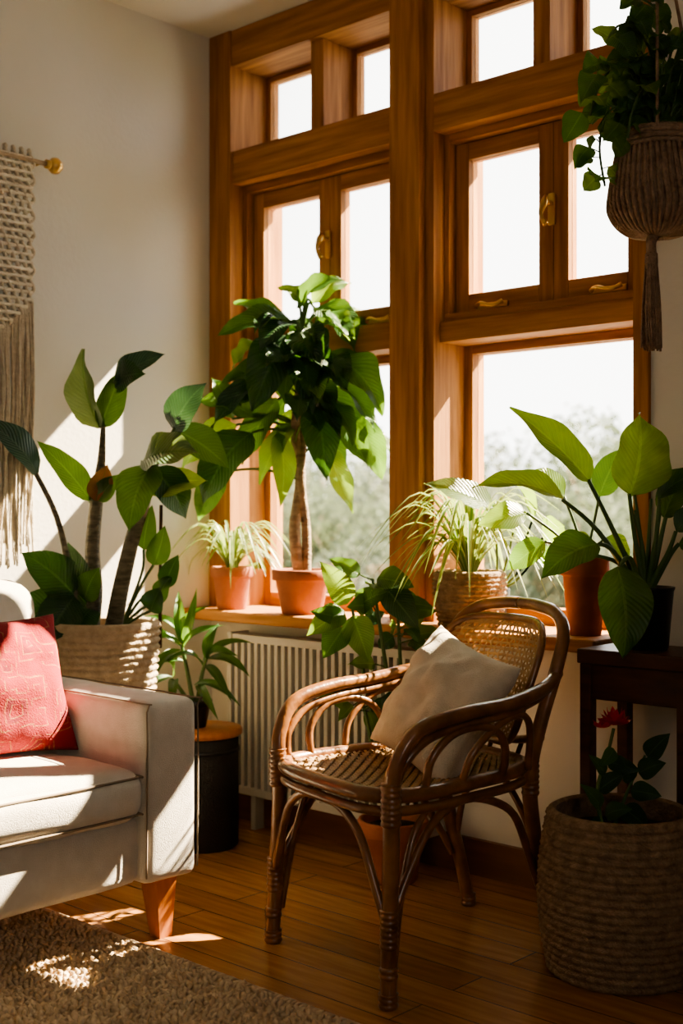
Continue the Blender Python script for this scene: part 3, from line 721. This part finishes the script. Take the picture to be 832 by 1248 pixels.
b.done('red_flower_plant_in_basket')
# ---- hanging planter
random.seed(17)
hc=V((1.815,-.245,0)); p=Plant((hc.x,hc.y,1.885),.0019); b=p.b
prof=[(0,1.662),(.04,1.663),(.078,1.675),(.1,1.70),(.106,1.735),(.1,1.785),(.09,1.835),(.084,1.865),(.09,1.87),(.092,1.885),(.086,1.893),(.08,1.888),(.078,1.87)]
cat=catmull([(r,z,0) for r,z in prof],3)
b.lathe([(x[0],x[1]) for x in cat],(hc.x,hc.y,0),m_baskd,n=120,disp=lambda w,i,z: .0028*abs(math.sin(w*30+z*18)))
b.lathe([(.079,1.873),(0,1.878)],(hc.x,hc.y,0),m_soil,n=24)
for z in (1.853,1.865,1.877): b.tube([(hc.x+.092*math.cos(a*.1963),hc.y+.092*math.sin(a*.1963),z) for a in range(32)],.006,m_baskd,n=6,sub=1,closed=True)
for k in range(46):
    a=k*6.283/46; b.tube([(hc.x+.091*math.cos(a),hc.y+.091*math.sin(a),1.85),(hc.x+.107*math.cos(a+.05),hc.y+.107*math.sin(a+.05),1.76),(hc.x+.108*math.cos(a+.1),hc.y+.108*math.sin(a+.1),1.71),(hc.x+.075*math.cos(a+.1),hc.y+.075*math.sin(a+.1),1.668),(hc.x+.02*math.cos(a),hc.y+.02*math.sin(a),1.655)],.0052,m_baskd,n=5)
for k in range(4):
    a=k*1.5708+.5; b.tube([(hc.x+.093*math.cos(a),hc.y+.093*math.sin(a),1.88),(hc.x+.05*math.cos(a),hc.y+.05*math.sin(a),2.15),(hc.x,hc.y,2.42)],.004,m_baskd,n=6)
b.tube([(hc.x,hc.y,2.40),(hc.x,hc.y,2.64)],.006,m_baskd,n=6,sub=1)
b.lathe([(.0,2.62),(.02,2.625),(.022,2.64)],(hc.x,hc.y,0),m_brass,n=16)
tx=p.P(-10,0,12)
b.tube([(hc.x,hc.y,1.665),(tx.x,tx.y,1.64),(tx.x,tx.y,1.61)],.012,m_baskd)
b.lathe([(.006,1.62),(.014,1.61),(.015,1.59),(.012,1.575)],(tx.x,tx.y,0),m_baskd,n=14)
for k in range(46):
    a=random.random()*6.28; r=random.uniform(.002,.012); r2=r*1.7
    b.tube([(tx.x+r*math.cos(a),tx.y+r*math.sin(a),1.595),(tx.x+r2*math.cos(a),tx.y+r2*math.sin(a),1.49),(tx.x+r2*1.15*math.cos(a+.2),tx.y+r2*1.15*math.sin(a+.2),1.385+random.uniform(0,.02))],.0026,m_baskd,n=5,sub=3)
def vine(pts,nl,L,w):
    p.st(pts,1.6,n=5)
    C_=catmull([tuple(q)+((0,) if len(q)<3 else ()) for q in pts],8)
    for i in range(nl):
        q=C_[int((i+.7)/nl*(len(C_)-1))]; a=random.uniform(0,6.28); r=random.uniform(6,13)
        bu,bv,bd=q[0]+math.cos(a)*r,q[1]+random.uniform(-2,8),q[2]+math.sin(a)*r
        p.st([q,(bu,bv,bd)],.8,n=4,sub=1)
        l=L*random.uniform(.7,1.2)
        p.lf(bu,bv,bu+math.cos(a)*l*.6,bv-l*random.uniform(.2,.9),l*w,random.choice((l_mid,l_mid,l_light,l_light)),bd=bd,td=bd+math.sin(a)*l*.6,pw=.52,nz=.5,nf=.9,rip=.06)
vine([(-10,-5,10),(-35,30,20),(-65,20,25),(-75,-20,25),(-68,-66,22)],20,38,.85)
vine([(-10,-5,0),(-20,60,10),(-45,85,15),(-72,60,20),(-85,20,18)],20,38,.85)
vine([(0,-5,0),(-5,60,5),(-15,110,10),(-45,132,10),(-65,110,12)],16,38,.8)
vine([(10,-5,0),(20,50,15),(30,80,20),(48,60,25),(55,10,25)],12,34,.8)
vine([(0,-5,10),(-15,40,25),(-30,40,40),(-42,10,45),(-46,-15,45)],11,34,.8)
vine([(5,-5,-10),(15,70,-20),(25,130,-20)],9,38,.8)
vine([(0,-5,10),(-8,70,20),(-5,140,20),(-25,160,20)],12,36,.8)
for i in range(46):
    a=random.uniform(0,6.28); u=math.cos(a)*random.uniform(10,55); v=random.uniform(15,125)
    p.st([(0,-4,0),(u*.6,v*.7,math.sin(a)*15),(u,v,math.sin(a)*25)],1.1,n=5)
    p.lf(u,v,u+math.cos(a)*32,v+random.uniform(-12,30),28,random.choice((l_mid,l_light,l_mid,l_light)),bd=math.sin(a)*25,td=math.sin(a)*40,pw=.6,rip=.06)
b.done('hanging_planter')
# ------------------------------------------------------------ outdoors
slab('ground',(-120,12,-5.2),(80,160,-5),m_gnd)
random.seed(30)
b=B()
b.tube([(0,0,0),(.1,0,1.5),(0,.1,3),(.1,0,4.6)],[.25,.2,.14,.06],m_bark,n=8)
blobs=[(random.uniform(-1.6,1.6),random.uniform(-1.6,1.6),random.uniform(2.2,5.2),random.uniform(.7,1.3)) for i in range(16)]
for bx,by,bz,br in blobs:
    b.tube([(0,0,bz*.5),(bx*.5,by*.5,bz*.8),(bx,by,bz)],[.07,.05,.02],m_bark,n=5,sub=2)
    vs=[];fs=[];us=[]
    for k in range(330):
        d=V((random.gauss(0,1),random.gauss(0,1),random.gauss(0,1))).normalized()*br*random.uniform(.6,1.05)
        q=V((bx,by,bz))+d; a=V((random.gauss(0,1),random.gauss(0,1),random.gauss(0,1))).normalized(); c_=a.orthogonal().normalized(); s_=random.uniform(.06,.13); o=len(vs)
        vs+=[q-a*s_,q+c_*s_*.5,q+a*s_,q-c_*s_*.5]; us+=[(.5,0),(.2,.5),(.5,1),(.8,.5)]; fs.append([o,o+1,o+2,o+3])
    b.add(vs,fs,l_out,us)
t0=b.done('tree'); t0.location=(-20,36,-5)
for i in range(38):
    D=random.uniform(34,60); a=random.uniform(-.14,.34)
    x=3.236+D*(.7365*a-.6764); y=-2.867+D*(.6764*a+.7365)
    o=bpy.data.objects.new('tree',t0.data); bpy.context.collection.objects.link(o)
    s=random.uniform(.75,1.15)*D/36; o.location=(x,y,-5); o.scale=(s,s,s); o.rotation_euler=(0,0,random.uniform(0,6))
# ------------------------------------------------------------ light
w=bpy.data.worlds.new('World'); bpy.context.scene.world=w; w.use_nodes=True
bg=w.node_tree.nodes['Background']; bg.inputs[0].default_value=(1,.985,.945,1); bg.inputs[1].default_value=5.8
sd=bpy.data.lights.new('sun','SUN'); sd.energy=80; sd.angle=.01; sd.color=(1,.82,.58)
so=bpy.data.objects.new('sun',sd); bpy.context.collection.objects.link(so)
so.rotation_euler=V((-.37,-1,-.98)).to_track_quat('-Z','Y').to_euler(); so.location=(3,6,8)
def portal(loc,rot,sx,sy):
    d=bpy.data.lights.new('window_portal','AREA'); d.shape='RECTANGLE'; d.size=sx; d.size_y=sy
    d.cycles.is_portal=True
    o=bpy.data.objects.new('window_portal',d); bpy.context.collection.objects.link(o); o.location=loc; o.rotation_euler=rot
portal((.83,.26,1.65),(math.radians(-90),0,0),1.7,2.0)
portal((XR+.22,-2.85,1.55),(0,math.radians(90),0),1.25,1.15)  # portal for the added fill window
try:
    vs_=bpy.context.scene.view_settings; vs_.look='AgX - Medium High Contrast'; vs_.exposure=-.05
except Exception as e: print('view',e)
# ------------------------------------------------------------ camera
cd=bpy.data.cameras.new('camera'); co=bpy.data.objects.new('camera',cd); bpy.context.collection.objects.link(co)
cd.sensor_fit='VERTICAL'; cd.sensor_height=36; cd.lens=44.13; cd.clip_start=.05; cd.clip_end=500
co.location=(3.236,-2.867,1.02); co.rotation_euler=(math.radians(90),0,math.atan2(.6764,.7365))
cd.dof.use_dof=True; cd.dof.focus_distance=2.95; cd.dof.aperture_fstop=2.8
bpy.context.scene.camera=co
